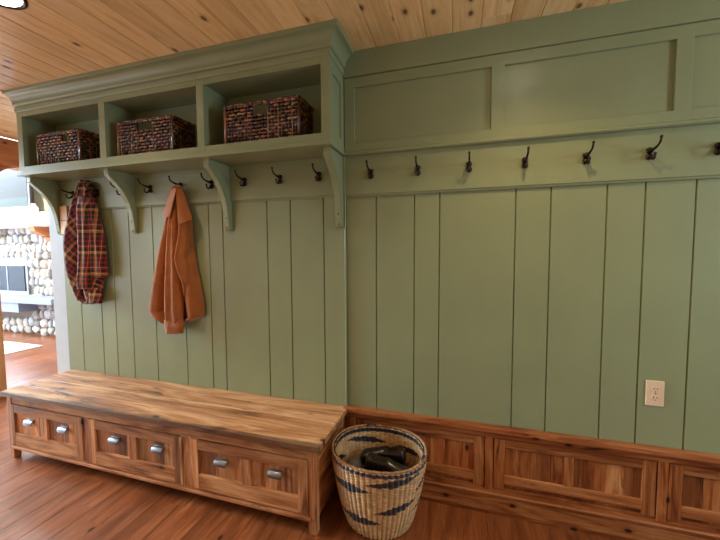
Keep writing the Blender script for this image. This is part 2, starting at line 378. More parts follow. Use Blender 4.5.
struct(mb.build('ceiling_living', 'pine')).name = 'ceiling_left'
# timber post, beam and curved brace between the rooms
t = thing('timber_frame', 'honey coloured timber post with beam and curved brace at the living room opening', 'timber frame', (-3.6, .1, 0))
mb = MB(); mb.box(-3.68, -3.5, .02, .2, 0, 2.189, .006); part(mb, 'post', 'timber', t)
mb = MB(); mb.box(-3.68, -3.475, -2.9, 2.0, 2.19, 2.438, .006); part(mb, 'beam', 'timber_h', t)
mb = MB()
pr = [(.42-.22*math.cos(a), 1.97+.22*math.sin(a)) for a in [i*PI/2/10 for i in range(11)]]+[(.201, 2.1895)]
mb.prism(pr, 'x', -3.66, -3.51); part(mb, 'brace', 'timber_h', t)

# ------------------------------------------------------------------ fireplace
F = thing('stone_fireplace', 'white and grey fieldstone fireplace with pale mantel seen through the opening', 'fireplace', (-6.3, 1.9, 0))
mb = MB(); mb.box(-7.7, -5.0, 1.93, 2.02, 0, 1.76)
part(mb, 'mortar_wall', 'mortar', F)
mb = MB(); random.seed(3)
def stone(mb, cx, cz, rx, rz, y=1.93):
    bm = bmesh.new(); bmesh.ops.create_icosphere(bm, subdivisions=3, radius=1)
    off = Vector((random.random()*50, random.random()*50, 0)); rot = random.uniform(-.6, .6)
    for v in bm.verts:
        p = v.co.copy(); q = max(abs(p.x), abs(p.y), abs(p.z)); p = p*(.55+.45/q*.9)*.95
        p *= 1+.22*noise.noise(p*1.3+off)
        x = p.x*math.cos(rot)-p.z*math.sin(rot); z = p.x*math.sin(rot)+p.z*math.cos(rot)
        v.co = (cx+x*rx, y+p.y*.055, cz+z*rz)
    k = random.random(); b = random.uniform(.62, .95)
    col = [(b, b*.97, b*.94), (b, b*.94, b*.86), (b*.9, b*.93, b*.98), (b*.8, b*.76, b*.72)][int(k*4)]
    mb.bm(bm, tuple(.72*c**1.5 for c in col))
z = .07; row = 0
while z < 1.74:
    h = random.uniform(.125, .165); x = -7.6+random.uniform(0, .1)
    while x < -5.1:
        w = random.uniform(.10, .20)
        if not (x+w > -7.0 and x < -6.24 and .32 < z < 1.23):
            stone(mb, x+w/2, z+random.uniform(-.02, .02), w*.50, h*.52*random.uniform(.9, 1.1))
        x += w
    z += h*.93; row += 1
part(mb, 'stone_facing', 'stone', F, smooth='all', attr=True)
mb = MB(); mb.box(-7.6, -5.15, 1.62, 1.93, 1.76, 1.965, .01); part(mb, 'mantel', 'mantel', F)
mb = MB(); mb.box(-7.6, -5.2, 1.6, 1.93, .575, .665, .01); part(mb, 'hearth_shelf', 'slab', F)
mb = MB(); mb.box(-7.3, -6.0, 1.63, 1.93, .42, .575, .01); part(mb, 'lower_slab', 'slab', F)
for cx in (-5.62, -7.0):
    mb = MB(); mb.prism([(1.93, 1.76), (1.64, 1.76), (1.66, 1.69), (1.80, 1.62), (1.93, 1.50)], 'x', cx-.06, cx+.06); part(mb, 'corbel', 'timber_h', F, )
fb = MB(); fb.box(-7.0, -6.24, 1.90, 1.94, .665, 1.27, .006); fbo = part(fb, 'firebox_surround', 'frame_grey', F)
mb = MB(); mb.box(-6.93, -6.29, 1.885, 1.905, .72, 1.15, .004); sub(mb, 'glass_door', 'glass_dark', fbo, F)
mb = MB(); mb.box(-6.72, -6.70, 1.878, 1.89, .72, 1.15, .002); sub(mb, 'door_bar', 'frame_grey', fbo, F)
# television with a window reflection painted as screen glow, resting on the mantel
tv = thing('television', 'dark flat screen television above the pale mantel', 'television', (-6.8, 1.8, 1.965))
mb = MB(); mb.box(-7.6, -5.88, 1.80, 1.86, 1.972, 2.75, .02); part(mb, 'bezel', 'black', tv)
m, nt, b = new_mat('screen_painted_reflection'); gq = N(nt, 'ShaderNodeNewGeometry'); sq = N(nt, 'ShaderNodeSeparateXYZ'); nt.links.new(gq.outputs['Position'], sq.inputs[0])
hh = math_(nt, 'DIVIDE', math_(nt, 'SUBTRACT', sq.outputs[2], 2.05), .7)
rc = ramp_(nt, hh, [(0, srgb(225, 235, 240)), (.06, srgb(215, 232, 236)), (.09, srgb(120, 160, 150)), (.24, srgb(130, 165, 160)), (.30, srgb(92, 62, 52)), (.42, srgb(70, 58, 72)), (.7, srgb(140, 135, 160)), (1, srgb(235, 240, 245))])  # bands of a reflected window, painted into the emission colour
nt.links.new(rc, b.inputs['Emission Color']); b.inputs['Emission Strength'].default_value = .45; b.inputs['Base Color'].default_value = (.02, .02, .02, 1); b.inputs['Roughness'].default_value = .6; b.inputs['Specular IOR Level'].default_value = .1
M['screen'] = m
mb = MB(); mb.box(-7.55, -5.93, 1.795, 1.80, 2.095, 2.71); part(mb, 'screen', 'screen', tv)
mb = MB(); mb.box(-6.95, -6.5, 1.72, 1.9, 1.965, 1.99, .004); part(mb, 'foot', 'black', tv)
mb = MB(); mb.tube([(-5.72, 2.0, 1.965), (-5.70, 1.99, 2.2), (-5.74, 1.98, 2.5), (-5.70, 1.98, 2.8), (-5.72, 1.99, 3.2)], [.09, .1, .085, .1, .1], 12)
struct(mb.build('trim_5', 'timber', smooth=True), 'rounded log trim beside the television')
v = MB()
for zz, r in (): pass
def lathe(mb, c, prof, seg=20, col=None):
    mb.grid(lambda u, w: (lambda p: (c[0]+p[0]*math.cos(2*PI*u), c[1]+p[0]*math.sin(2*PI*u), c[2]+p[1]))(prof[round(w*(len(prof)-1))]), seg, len(prof)-1, True)
mb = MB(); lathe(mb, (-5.70, 1.74, 1.965), [(0, 0), (.04, 0), (.055, .05), (.05, .10), (.025, .13), (.03, .15), (.0, .15)])
tag(mb.build('vase', 'ceramic', smooth='all', origin=(-5.70, 1.74, 1.965)), 'small white vase on the right end of the mantel', 'vase')
# rug
R_ = thing('area_rug', 'white rug with a thin violet border in front of the stone fireplace', 'rug', (-6.3, .6, 0))
mb = MB(); mb.box(-7.6, -5.2, -.4, 1.46, 0, .012, .003); part(mb, 'pile', plain('rug_wool', srgb(236, 228, 236), .95, var=.05, bump=.4), R_)
mb = MB()
for a in ((-7.45, -5.35, 1.30, 1.325), (-7.45, -5.35, -.25, -.225), (-5.375, -5.35, -.25, 1.325), (-7.45, -7.425, -.25, 1.325)): mb.box(a[0], a[1], a[2], a[3], .010, .0135)
part(mb, 'border', plain('rug_violet', srgb(96, 70, 150), .95), R_)

# ------------------------------------------------------------------ the cubby cabinet
K = thing('wall_cabinet', 'sage green wall cabinet with three open cubbies, crown and curved brackets', 'cabinet', (-1.15, 0, 1.895))
YF = -.248; XL = -2.300
mb = MB()
def fbox(a, b, z0, z1): mb.box(a, b, YF, YF+.02, z0, z1, .0015)
ST = [(-2.30, -2.249), (-1.541, -1.491), (-.799, -.751), (-.046, 0)]
for a, b in ST: fbox(a, b, 1.918, 2.36)
for (a, _), (b, _) in zip([(s[1], 0) for s in ST[:-1]], [(s[0], 0) for s in ST[1:]]): fbox(a, b, 1.918, 1.956); fbox(a, b, 2.290, 2.36)
part(mb, 'face_frame', 'green', K)
mb = MB(); mb.box(-2.328, .004, YF-.008, -.002, 1.896, 1.918, .002); part(mb, 'bottom_shelf', 'green', K)
for a, b in ((-2.30, -2.262), (-1.535, -1.497), (-.793, -.757)):
    mb = MB(); mb.box(a, b, YF+.02, -.012, 1.918, 2.40); part(mb, 'divider', 'green', K)
mb = MB(); mb.box(-2.30, -.008, -.035, -.017, 1.918, CZ-.001); part(mb, 'back_panel', 'green', K)
mb = MB(); mb.box(-2.26, -.02, YF+.02, -.03, 2.30, 2.32); part(mb, 'top_panel', 'green', K)
mb = MB(); mb.box(-2.26, -.02, YF+.02, -.03, 1.918, 1.950); part(mb, 'cubby_floor', 'green', K)
mb = MB(); mb.box(-.03, -.009, YF+.02, -.001, 1.918, 2.40)
for a, b, c, d in ((YF+.021, -.200, 1.918, 2.38), (-.084, -.001, 1.918, 2.38), (-.201, -.083, 1.918, 1.972), (-.201, -.083, 2.26, 2.38)): mb.box(-.010, 0, a, b, c, d, .001)
part(mb, 'side_panel', 'green', K)
prof = [(-.012, 2.319), (.004, 2.322), (.007, 2.326), (.007, 2.350), (.003, 2.353), (.003, 2.357), (.011, 2.360), (.014, 2.366)]
for i in range(9):
    a = i/8*PI/2; prof.append((.017+.046*(1-math.cos(a)), 2.368+.052*math.sin(a)))
prof += [(.066, 2.422), (.066, CZ-.0005), (-.012, CZ-.0005)]
mb = MB(); n = len(prof)
vs = [(XL-.004, YF-o, z) for o, z in prof]+[(0+o, YF-o, z) for o, z in prof]+[(0+o, -.001, z) for o, z in prof]
fs = [(r*n+i, r*n+(i+1) % n, (r+1)*n+(i+1) % n, (r+1)*n+i) for r in range(2) for i in range(n)]+[tuple(range(n))[::-1], tuple(range(2*n, 3*n))]
mb.add(vs, fs); part(mb, 'crown_moulding', 'green', K, smooth=True)
# brackets: curved, thin, one part each with two plugs
bp = [(-.016, 1.896), (-.214, 1.896), (-.214, 1.858), (-.203, 1.848)]
for y, z in ((-.170, 1.820), (-.134, 1.784), (-.104, 1.742), (-.081, 1.700), (-.067, 1.655), (-.059, 1.610), (-.052, 1.560), (-.046, 1.512), (-.040, 1.500), (-.016, 1.496)): bp.append((y, z))
for bx in (-2.30, -1.566, -.796, -.052):
    mb = MB(); bm = bmesh.new()
    v0 = [bm.verts.new((bx, y, z)) for y, z in bp]; f = bm.faces.new(v0)
    ex = bmesh.ops.extrude_face_region(bm, geom=[f])
    for e in ex['geom']:
        if isinstance(e, bmesh.types.BMVert): e.co.x += .04
    bmesh.ops.recalc_face_normals(bm, faces=bm.faces[:])
    bmesh.ops.bevel(bm, geom=[e for e in bm.edges if abs(e.verts[0].co.x-e.verts[1].co.x) < 1e-5], offset=.0035, segments=2, affect='EDGES')
    mb.bm(bm); b = part(mb, 'bracket', 'green', K)
    for zz, yy in ((1.518, -.0465), (1.575, -.0535)):
        q = MB(); q.ball((bx+.02, yy, zz), .0055, (1, .5, 1), 2); sub(q, 'plug', 'plug', b, K, smooth='all')

# ------------------------------------------------------------------ coat hooks
def arc(pts, n=6):
    """smooth curve through points (Catmull-Rom)"""
    P = [Vector(p) for p in pts]; P = [2*P[0]-P[1]]+P+[2*P[-1]-P[-2]]; out = []
    for i in range(1, len(P)-2):
        for k in range(n):
            t = k/n; a, b, c, d = P[i-1:i+3]
            out.append(.5*((2*b)+(c-a)*t+(2*a-5*b+4*c-d)*t*t+(3*b-a-3*c+d)*t**3))
    return out+[P[-2]]
def make_hook(x, y, z):
    t = thing('coat_hook', '', 'hook', (x, y, z))
    mb = MB()
    prof = [(-.0075, 0), (-.0068, .018), (-.004, .026), (.004, .026), (.0068, .018), (.0075, 0), (.0068, -.020), (.004, -.028), (-.004, -.028), (-.0068, -.020)]
    mb.add([(x+a, y, z+b) for a, b in prof]+[(x+a*.8, y-.005, z+b*.94) for a, b in prof], [(i, (i+1) % 10, 10+(i+1) % 10, 10+i) for i in range(10)]+[tuple(range(10)), tuple(range(10, 20))])
    part(mb, 'backplate', 'iron', t, smooth=True)
    mb = MB(); p = arc([(x, y-.002, z+.008), (x, y-.024, z+.009), (x, y-.058, z+.014), (x, y-.083, z+.025), (x, y-.091, z+.042)])
    mb.tube(p, [.0085-.0040*min(1, i/14) for i in range(len(p))], 10); mb.ball((x, y-.0915, z+.045), .0062, (1, 1, 1.15)); mb.ball((x, y-.006, z+.012), .0138, (1.12, .7, 1))
    part(mb, 'upper_prong', 'iron', t, smooth='all')
    mb = MB(); p = arc([(x, y-.002, z-.012), (x, y-.016, z-.022), (x, y-.032, z-.031), (x, y-.045, z-.027), (x, y-.049, z-.015)])
    mb.tube(p, [.0078-.003*min(1, i/12) for i in range(len(p))], 10); mb.ball((x, y-.049, z-.012), .0066); mb.ball((x, y-.006, z-.015), .0142, (1.15, .7, 1))
    part(mb, 'lower_prong', 'iron', t, smooth='all')
    return t
HY = -.034; HZ = 1.793
hk = make_hook(-2.13, HY, HZ)
left = [(-2.13, 'bronze double coat hook at far left beside the first bracket'),
        (-1.882, 'bronze coat hook that the plaid jacket hangs from'),
        (-1.64, 'bronze coat hook close behind the second bracket from the left'),
        (-1.397, 'empty bronze coat hook between the second bracket and the rust jacket'),
        (-1.146, 'bronze coat hook that the rust orange jacket hangs from'),
        (-.90, 'bronze coat hook partly behind the third bracket from the left'),
        (-.656, 'bronze coat hook just right of the third bracket'),
        (-.412, 'bronze coat hook midway between the third and fourth brackets'),
        (-.162, 'bronze coat hook just left of the rightmost bracket')]
for i, (x, lab) in enumerate(left):
    o = hk if i == 0 else copy_tree(hk)
    o.location = (x+.010, HY, HZ); o['label'] = lab; o['group'] = 'coat hooks under the cubbies'
right = [(.150, 'leftmost coat hook on the rail right of the cubbies'),
         (.406, 'second coat hook from the left on the long right rail'),
         (.662, 'third coat hook from the left on the long right rail'),
         (.919, 'fourth, middle coat hook of seven on the long right rail'),
         (1.176, 'third coat hook from the right on the long right rail'),
         (1.420, 'second coat hook from the right on the long right rail'),
         (1.660, 'rightmost coat hook, cut by the right edge of the photo')]
for i, (x, lab) in enumerate(right):
    o = copy_tree(hk); o.location = (x, -.020, HZ-.004); o['label'] = lab; o['group'] = 'coat hooks on the right rail'

# ------------------------------------------------------------------ wicker baskets in the cubbies
def wicker(x0, x1, y0, y1, z0, h, hx0, hx1, label, seed):
    random.seed(seed)
    t = thing('wicker_basket', label, 'basket', ((x0+x1)/2, (y0+y1)/2, z0), 'brown woven baskets in the cubbies')
    mb = MB(); rows = 11; ph = h/rows; sp = .021; r = .0075
    def tone():
        k = random.random()
        if k < .42: return srgb(*[c*random.uniform(.7, 1.2) for c in (62, 36, 24)])
        if k < .8: return srgb(*[c*random.uniform(.8, 1.15) for c in (118, 72, 42)])
        return srgb(*[c*random.uniform(.85, 1.1) for c in (172, 120, 76)])
    sides = [((x0, y0), (x1, y0), (0, -1)), ((x1, y0), (x1, y1), (1, 0)), ((x1, y1), (x0, y1), (0, 1)), ((x0, y1), (x0, y0), (-1, 0))]
    for si, (a, b, nrm) in enumerate(sides):
        Ls = math.hypot(b[0]-a[0], b[1]-a[1]); ns = round(Ls/sp)
        for rw in range(rows):
            z = z0+ph*(rw+.5); bot = .012*(1-(rw+.5)/rows)
            for k in range(ns):   # one strand crossing per stake: a short bulging lozenge
                if (k+rw) % 2 and si != 2 and rw not in (0, rows-1): amp = -.0005
                else: amp = .0045
                u0, u1 = (k-.08)/ns, (k+1.08)/ns
                um = (u0+u1)/2
                if si == 0 and rw in (rows-3, rows-2):
                    xm = a[0]+(b[0]-a[0])*um
                    if hx0 < xm < hx1: continue
                pts = []; rad = []
                jz = random.uniform(-.0022, .0022)
                for q in range(5):
                    uu = u0+(u1-u0)*q/4; w = math.sin(PI*q/4)
                    px = a[0]+(b[0]-a[0])*uu; py = a[1]+(b[1]-a[1])*uu
                    oo = -.002+amp*w
                    cx, cy = (x0+x1)/2, (y0+y1)/2
                    px = cx+(px-cx)*(1-bot/(x1-x0)*2); py = cy+(py-cy)*(1-bot/(y1-y0)*2)
                    pts.append((px+nrm[0]*oo, py+nrm[1]*oo, z+jz*w)); rad.append(r*(.55+.5*w))
                mb.tube(pts, rad, 6, True, tone())
        for k in range(0, ns+1):
            px = a[0]+(b[0]-a[0])*k/ns; py = a[1]+(b[1]-a[1])*k/ns
            if si == 0 and hx0 < px < hx1: continue
            mb.tube([(px-nrm[0]*.004, py-nrm[1]*.004, z0), (px-nrm[0]*.004, py-nrm[1]*.004, z0+h)], .003, 5, True, tone())
    body = part(mb, 'woven_wall', 'wicker', t, smooth='all', attr=True)
    mb = MB()
    for zz, rr in ((z0+h+.001, .0072), (z0+.004, .006)):
        ins = 0 if zz > z0+.1 else .006
        ring = []; cs = [(x0+ins, y0+ins), (x1-ins, y0+ins), (x1-ins, y1-ins), (x0+ins, y1-ins), (x0+ins, y0+ins)]
        for (ax, ay), (bx, by) in zip(cs, cs[1:]):
            n = int(math.hypot(bx-ax, by-ay)/.012)
            for k in range(n): ring.append((ax+(bx-ax)*k/n, ay+(by-ay)*k/n, zz+.0012*math.sin(k*2.1)))
        ring.append(ring[0])
        for k in range(0, len(ring)-1): mb.tube([ring[k], ring[k+1]], [rr*.85, rr*1.05], 7, True, tone())
    for cx, cy in ((x0, y0), (x1, y0)): mb.tube([(cx, cy, z0), (cx, cy, z0+h)], .006, 6, True, tone())
    part(mb, 'rim', 'wicker', t, smooth='all', attr=True)
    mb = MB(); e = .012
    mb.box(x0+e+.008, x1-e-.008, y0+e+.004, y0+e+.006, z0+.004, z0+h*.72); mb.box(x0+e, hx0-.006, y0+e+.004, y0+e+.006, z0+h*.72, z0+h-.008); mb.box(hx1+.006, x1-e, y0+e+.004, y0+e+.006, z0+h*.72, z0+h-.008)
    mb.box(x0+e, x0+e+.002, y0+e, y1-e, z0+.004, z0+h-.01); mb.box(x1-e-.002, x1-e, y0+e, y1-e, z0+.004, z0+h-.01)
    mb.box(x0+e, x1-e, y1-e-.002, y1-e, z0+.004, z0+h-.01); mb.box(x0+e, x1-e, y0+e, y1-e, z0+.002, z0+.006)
    part(mb, 'shade_lining', 'shade_liner', t)  # dark sheets behind the weave, standing in for the shade inside
    return t
wicker(-2.150, -1.752, -.222, -.050, 1.957, .205, -1.925, -1.855, 'dark wicker basket with handle slot in the left cubby', 1)
wicker(-1.420, -.998, -.222, -.050, 1.957, .205, -1.268, -1.152, 'dark wicker basket with handle slot in the middle cubby', 2)
wicker(-.632, -.180, -.222, -.050, 1.957, .205, -.455, -.370, 'dark wicker basket with handle slot in the right cubby', 3)

# ------------------------------------------------------------------ reclaimed wood bench
B = thing('storage_bench', 'low reclaimed wood bench with three double panelled drawers under the cubbies', 'bench', (-1.13, -.22, 0))
TZ = .453
bm = MB(); prof = vprofile([-.104, -.215, -.326], -.444, -.001, TZ, TZ-.028, .002, .0016)
bm.prism([(y, z) for y, z in prof], 'x', -2.272, .004)
top = part(bm, 'bench_top', 'oak_top', B)
bv = top.modifiers.new('edge', 'BEVEL'); bv.width = .003; bv.segments = 2; bv.limit_method = 'ANGLE'; bv.angle_limit = math.radians(60)
mb = MB(); mb.box(-2.235, -.025, -.422, -.402, .372, TZ-.028, .002); part(mb, 'top_rail', 'oak_h', B)
mb = MB(); mb.box(-2.21, -.05, -.421, -.400, .072, .098, .002); part(mb, 'bottom_rail', 'oak_h', B)
mb = MB(); mb.box(-2.215, -.045, -.434, -.400, .070, .086, .003); part(mb, 'lip', 'oak_h', B)
for a, b in ((-1.553, -1.502), (-.806, -.755)):
    mb = MB(); mb.box(a, b, -.423, -.402, .086, .373, .002); part(mb, 'post', 'oak_v', B)
for a, b in ((-2.242, -2.205), (-.060, -.020)):
    for c, d in ((-.426, -.386), (-.045, -.012)):
        mb = MB(); mb.box(a, b, c, d, 0, TZ-.028, .003); part(mb, 'leg', 'oak_v', B)
mb = MB(); mb.box(-2.236, -2.215, -.387, -.044, .062, TZ-.028, .002); part(mb, 'side_panel', 'oak_side', B)
mb = MB(); mb.box(-.040, -.026, -.387, -.044, .062, TZ-.028, .002); part(mb, 'side_panel', 'oak_side', B)
mb = MB(); mb.box(-2.21, -.05, -.398, -.015, .068, .078); mb.box(-2.21, -.05, -.020, -.012, .078, TZ-.03); part(mb, 'case_back', 'oak_side', B)
def cup_pull(mb, x, y, z, w=.074):
    sg = 10; vs = []; fs = []
    rings = []
    for s_, xx in enumerate((x-w/2, x-w/2+.006, x+w/2-.006, x+w/2)):
        k = .95 if s_ in (0, 3) else 1.
        for lay, rr in enumerate((1., .84)):
            for i in range(sg+1):
                a = -.15*PI+i/sg*.68*PI    # from lower front lip, over, to the wall
                yy = y-.001-max(0, .024*rr*k*math.cos(a-.02)); zz = z-.008+.022*rr*k*math.sin(a)+.002
                vs.append((xx, yy, zz))
    W = sg+1
    for s_ in range(3):
        for lay in range(2):
            o = (s_*2+lay)*W; o2 = ((s_+1)*2+lay)*W
            for i in range(sg): fs.append((o+i, o+i+1, o2+i+1, o2+i))
        fs.append((s_*2*W, (s_+1)*2*W, ((s_+1)*2+1)*W, (s_*2+1)*W))
        fs.append((s_*2*W+sg, (s_+1)*2*W+sg, ((s_+1)*2+1)*W+sg, (s_*2+1)*W+sg))
    for s_ in (0, 3):
        o = s_*2*W
        for i in range(sg): fs.append((o+i, o+i+1, o+W+i+1, o+W+i))
    mb.add(vs, fs)
    mb.box(x-w/2+.004, x+w/2-.004, y-.003, y, z-.002, z+.022, .001)
DR = [((-2.203, -1.5545), (-2.174, -1.925), (-1.865, -1.608), (-2.035, -1.722), 'left'),
      ((-1.5005, -.8075), (-1.450, -1.184), (-1.130, -.860), (-1.297, -.975), 'middle'),
      ((-.7535, -.0615), (-.699, -.430), (-.376, -.113), (-.556, -.238), 'right')]
for (a, b), (i0, i1), (j0, j1), pulls, nm in DR:
    mb = MB(); mb.box(a+.001, b-.001, -.405, -.15, .101, .367); d = part(mb, 'drawer', 'oak_side', B)
    for s0, s1 in ((a, i0), (i1, j0), (j1, b)):
        mb = MB(); mb.box(s0, s1, -.430, -.406, .100 if s0 != i1 else .18, .368 if s0 != i1 else .316, .002); sub(mb, 'stile', 'oak_v', d, B)
    for c0, c1 in ((.315, .368), (.100, .181)):
        mb = MB(); mb.box(i0, j1, -.4295, -.406, c0, c1, .002); sub(mb, 'rail', 'oak_h', d, B)
    for k0, k1 in ((i0, i1), (j0, j1)):
        gp = [k0+.064*q+.03 for q in range(6)]
        mb = MB(); mb.prism(vprofile(gp, k0-.004, k1+.004, -.4165, -.404, .0015, .001), 'z', .176, .322); sub(mb, 'board_panel', 'oak_panel', d, B)
    for p in pulls:
        mb = MB(); cup_pull(mb, p, -.4165, .268); sub(mb, 'handle', 'pewter', d, B, smooth=True)

# ------------------------------------------------------------------ round basket on the floor
bx, by = .238, -.226; RH = .372; HX, HYr = .236, .208
def brad(zf):  # radius factor by height
    return .665+.335*min(1, zf/.95)**.75+.02*math.sin(PI*zf)
toCam = math.atan2(CAM.y-by, CAM.x-bx)
bands = [(-84, -10, .258, .272, .020), (-16, 56, .305, .338, .018), (44, 92, .245, .300, .014), (-6, 54, .160, .205, .019), (48, 95, .130, .185, .015), (-72, 4, .100, .108, .019),
         (100, 160, .30, .27, .016), (165, 230, .29, .32, .015), (235, 275, .25, .3, .014), (110, 200, .15, .2, .016), (205, 280, .2, .15, .015)]
def btone(th, z, inner=False):
    if z > .347 and z < .366: return srgb(38, 38, 50)
    phi = math.degrees(-(toCam-th)); phi = (phi+90) % 360-90
    col_i = math.floor(th/(2*PI)*54)
    rj = (math.sin(col_i*12.9898)*43758.5453) % 1
    for a, b, z0, z1, hh in bands:
        if a < phi < b:
            s = (phi-a)/(b-a); hz = hh*min(1, 2.6*min(s, 1-s)+.12)*(.7+.5*rj); zc = z0+(z1-z0)*s
            if abs(z-zc) < hz: return srgb(36, 34, 42)
    k = .88+.2*(((math.sin(col_i*7.1+math.floor(z/.011)*3.7)*9137.2) % 1))
    return srgb(202*k, 162*k, 114*k)
Bk = thing('woven_basket', 'round seagrass basket with dark zigzag bands beside the bench', 'basket', (bx, by, 0))
NS = 54
def bsurf(inner):
    def fn(u, w):
        th = 2*PI*u; z = .004+(RH-.004)*w; zf = w; f = brad(zf)
        row = z/.0135; st = u*NS
        d = .0052*abs(math.sin(PI*st))**.7+.0032*math.sin(2*PI*row+PI*math.floor(st))*abs(math.sin(PI*st))
        f2 = (-.010-d*.8) if inner else d
        lean = .004*math.sin(3*th)
        return (bx+(HX*f+f2)*math.cos(th), by+(HYr*f+f2)*math.sin(th), z+lean*zf, btone(th, z, inner))
    return fn
mb = MB(); mb.grid(bsurf(False), NS*6, 130, True); mb.grid(bsurf(True), NS*4, 90, True)
part(mb, 'woven_body', 'seagrass', Bk, smooth='all', attr=True)
mb = MB()
mb.grid(lambda u, w: (bx+HX*.66*w*math.cos(2*PI*u), by+HYr*.66*w*math.sin(2*PI*u), .006, srgb(150, 110, 74)), 48, 6, True)
part(mb, 'bottom', 'seagrass', Bk, attr=True)
mb = MB(); nr = 150
for k in range(nr):
    p = []
    for q in range(3):
        th = 2*PI*(k+q*.62)/nr; p.append((bx+(HX+.000)*math.cos(th)*1.003, by+(HYr)*math.sin(th)*1.003, RH+.004*math.sin(3*th)+(.0035 if q == 1 else 0)))
    kk = random.uniform(.8, 1.1); mb.tube(p, [.0045, .0066, .0045], 6, True, srgb(176*kk, 128*kk, 84*kk))
part(mb, 'rim', 'seagrass', Bk, smooth='all', attr=True)
for ang in (math.radians(112), math.radians(-12)):
    mb = MB(); cx, cy = bx+HX*.99*math.cos(ang), by+HYr*.985*math.sin(ang)
    tx, ty = -math.sin(ang), math.cos(ang)
    p = arc([(cx-tx*.03, cy-ty*.03, RH-.02), (cx-tx*.02, cy-ty*.02, RH+.006), (cx, cy, RH+.012), (cx+tx*.02, cy+ty*.02, RH+.006), (cx+tx*.03, cy+ty*.03, RH-.02)])
    mb.tube(p, .0055, 8, True, srgb(60, 46, 44)); part(mb, 'handle_loop', 'seagrass', Bk, smooth='all', attr=True)
# things inside the basket: a pair of dark leather shoes on a dark blanket, a taupe cloth at the left
def shoe(loc, rz, label):
    t = thing('leather_shoe', label, 'shoe', loc, 'dark leather shoes in the round basket')
    S = arc([(-.120, .026, .030), (-.095, .036, .046), (-.03, .036, .046), (.03, .038, .036), (.08, .044, .030), (.115, .038, .024), (.132, .018, .014)], 4); nS = len(S)-1
    mb = MB()
    def f(u, w):
        s_ = S[round(w*nS)]; a = 2*PI*u; k = 0 if w in (0., 1.) else 1
        dip = .030*math.exp(-((s_.x+.055)/.035)**4)*max(0, math.sin(a))**3      # foot opening
        return (s_.x, s_.y*k*math.cos(a), .010+s_.z+s_.z*k*math.sin(a)-dip)
    mb.grid(f, 32, nS, True); mb.build('upper', 'leather', t, smooth='all')
    mb = MB(); ol = []
    for i in range(28):
        a = 2*PI*i/28; ol.append((.005+.134*math.cos(a), .041*(1+.12*math.cos(a))*math.sin(a)))
    n = len(ol); mb.add([(x, y, 0) for x, y in ol]+[(x, y, .012) for x, y in ol], [(i, (i+1) % n, n+(i+1) % n, n+i) for i in range(n)]+[tuple(range(n))[::-1], tuple(range(n, 2*n))])
    mb.build('sole', 'slot', t)
    mb = MB()
    for k in range(4): mb.tube(arc([(.0+k*.014, -.018, .078-k*.005), (.0+k*.014, 0, .086-k*.006), (.0+k*.014, .018, .078-k*.005)]), .0022, 6)
    mb.build('laces', 'slot', t, smooth='all')
    t.rotation_euler = (0, .05, rz)
shoe((bx+.012, by+.078, .236), math.radians(180), 'dark leather shoe lying along the back of the round basket')
shoe((bx+.052, by-.018, .236), math.radians(-4), 'dark leather shoe in front of the other, in the middle of the round basket')
def heap(name, mat, label, cat, x0, y0, rx, ry, zb, h, seed, fold):
    mb = MB(); random.seed(seed)
    def cl(u, w):
        a = 2*PI*u; r = w
        x = x0+rx*r*math.cos(a); y = y0+ry*r*math.sin(a)
        return (x, y, zb+h*(1-r**4)+fold*noise.noise(Vector((x*11, y*11, seed)))*(1-r**6)+fold*.4*noise.noise(Vector((x*30, y*30, seed)))*(1-r**6))
    mb.grid(cl, 48, 20, True)
    mb.grid(lambda u, w: (x0+rx*w*math.cos(2*PI*u), y0+ry*w*math.sin(2*PI*u), zb-.004), 48, 4, True)
    return tag(mb.build(name, mat, smooth='all', origin=(x0, y0, zb)), label, cat)
heap('dark_blanket', 'dark_cloth', 'dark brown blanket filling the bottom of the round basket', 'blanket', bx, by, .178, .152, .055, .172, 5, .010)
heap('folded_cloth', 'greycloth', 'taupe folded cloth at the left inside the round basket', 'cloth', bx-.124, by-.034, .052, .070, .232, .075, 9, .004)

# ------------------------------------------------------------------ outlet, wood plaque
O = thing('electrical_outlet', 'almond duplex power outlet on the green planks', 'outlet', (1.489, 0, .706))
mb = MB(); mb.box(1.454, 1.524, -.006, .001, .647, .765, .003); part(mb, 'cover_plate', 'plate', O)
for zz in (.7265, .6855):
    mb = MB(); pr = []
    for i in range(24):
        a = 2*PI*i/24; pr.append((1.489+.0165*math.cos(a), max(-.0145, min(.0145, .0175*math.sin(a)))+zz))
    n = 24; mb.add([(x, -.0055, z) for x, z in pr]+[(x, -.008, z) for x, z in pr], [(i, (i+1) % n, n+(i+1) % n, n+i) for i in range(n)]+[tuple(range(n))[::-1], tuple(range(n, 2*n))])
    r_ = part(mb, 'receptacle', 'plate', O)
    mb = MB(); mb.box(1.4815, 1.4838, -.0086, -.006, zz-.003, zz+.007); mb.box(1.4942, 1.4965, -.0086, -.006, zz-.002, zz+.006); mb.tube([(1.489, -.0086, zz-.009), (1.489, -.006, zz-.009)], .0024, 8)
    sub(mb, 'slots', 'slot', r_, O)
mb = MB(); mb.tube([(1.489, -.0078, .706), (1.489, -.005, .706)], .0032, 10); part(mb, 'screw', 'pewter', O)
Pq = thing('wooden_plaque', 'small light wood plaque on the wall behind the plaid jacket', 'plaque', (-2.225, -.016, 1.58))
mb = MB(); mb.box(-2.256, -2.182, -.048, -.035, 1.50, 1.712, .003); part(mb, 'board', 'timber', Pq)
mb = MB(); mb.box(-2.25, -2.187, -.051, -.048, 1.60, 1.607, .001); part(mb, 'strip', 'plug', Pq)

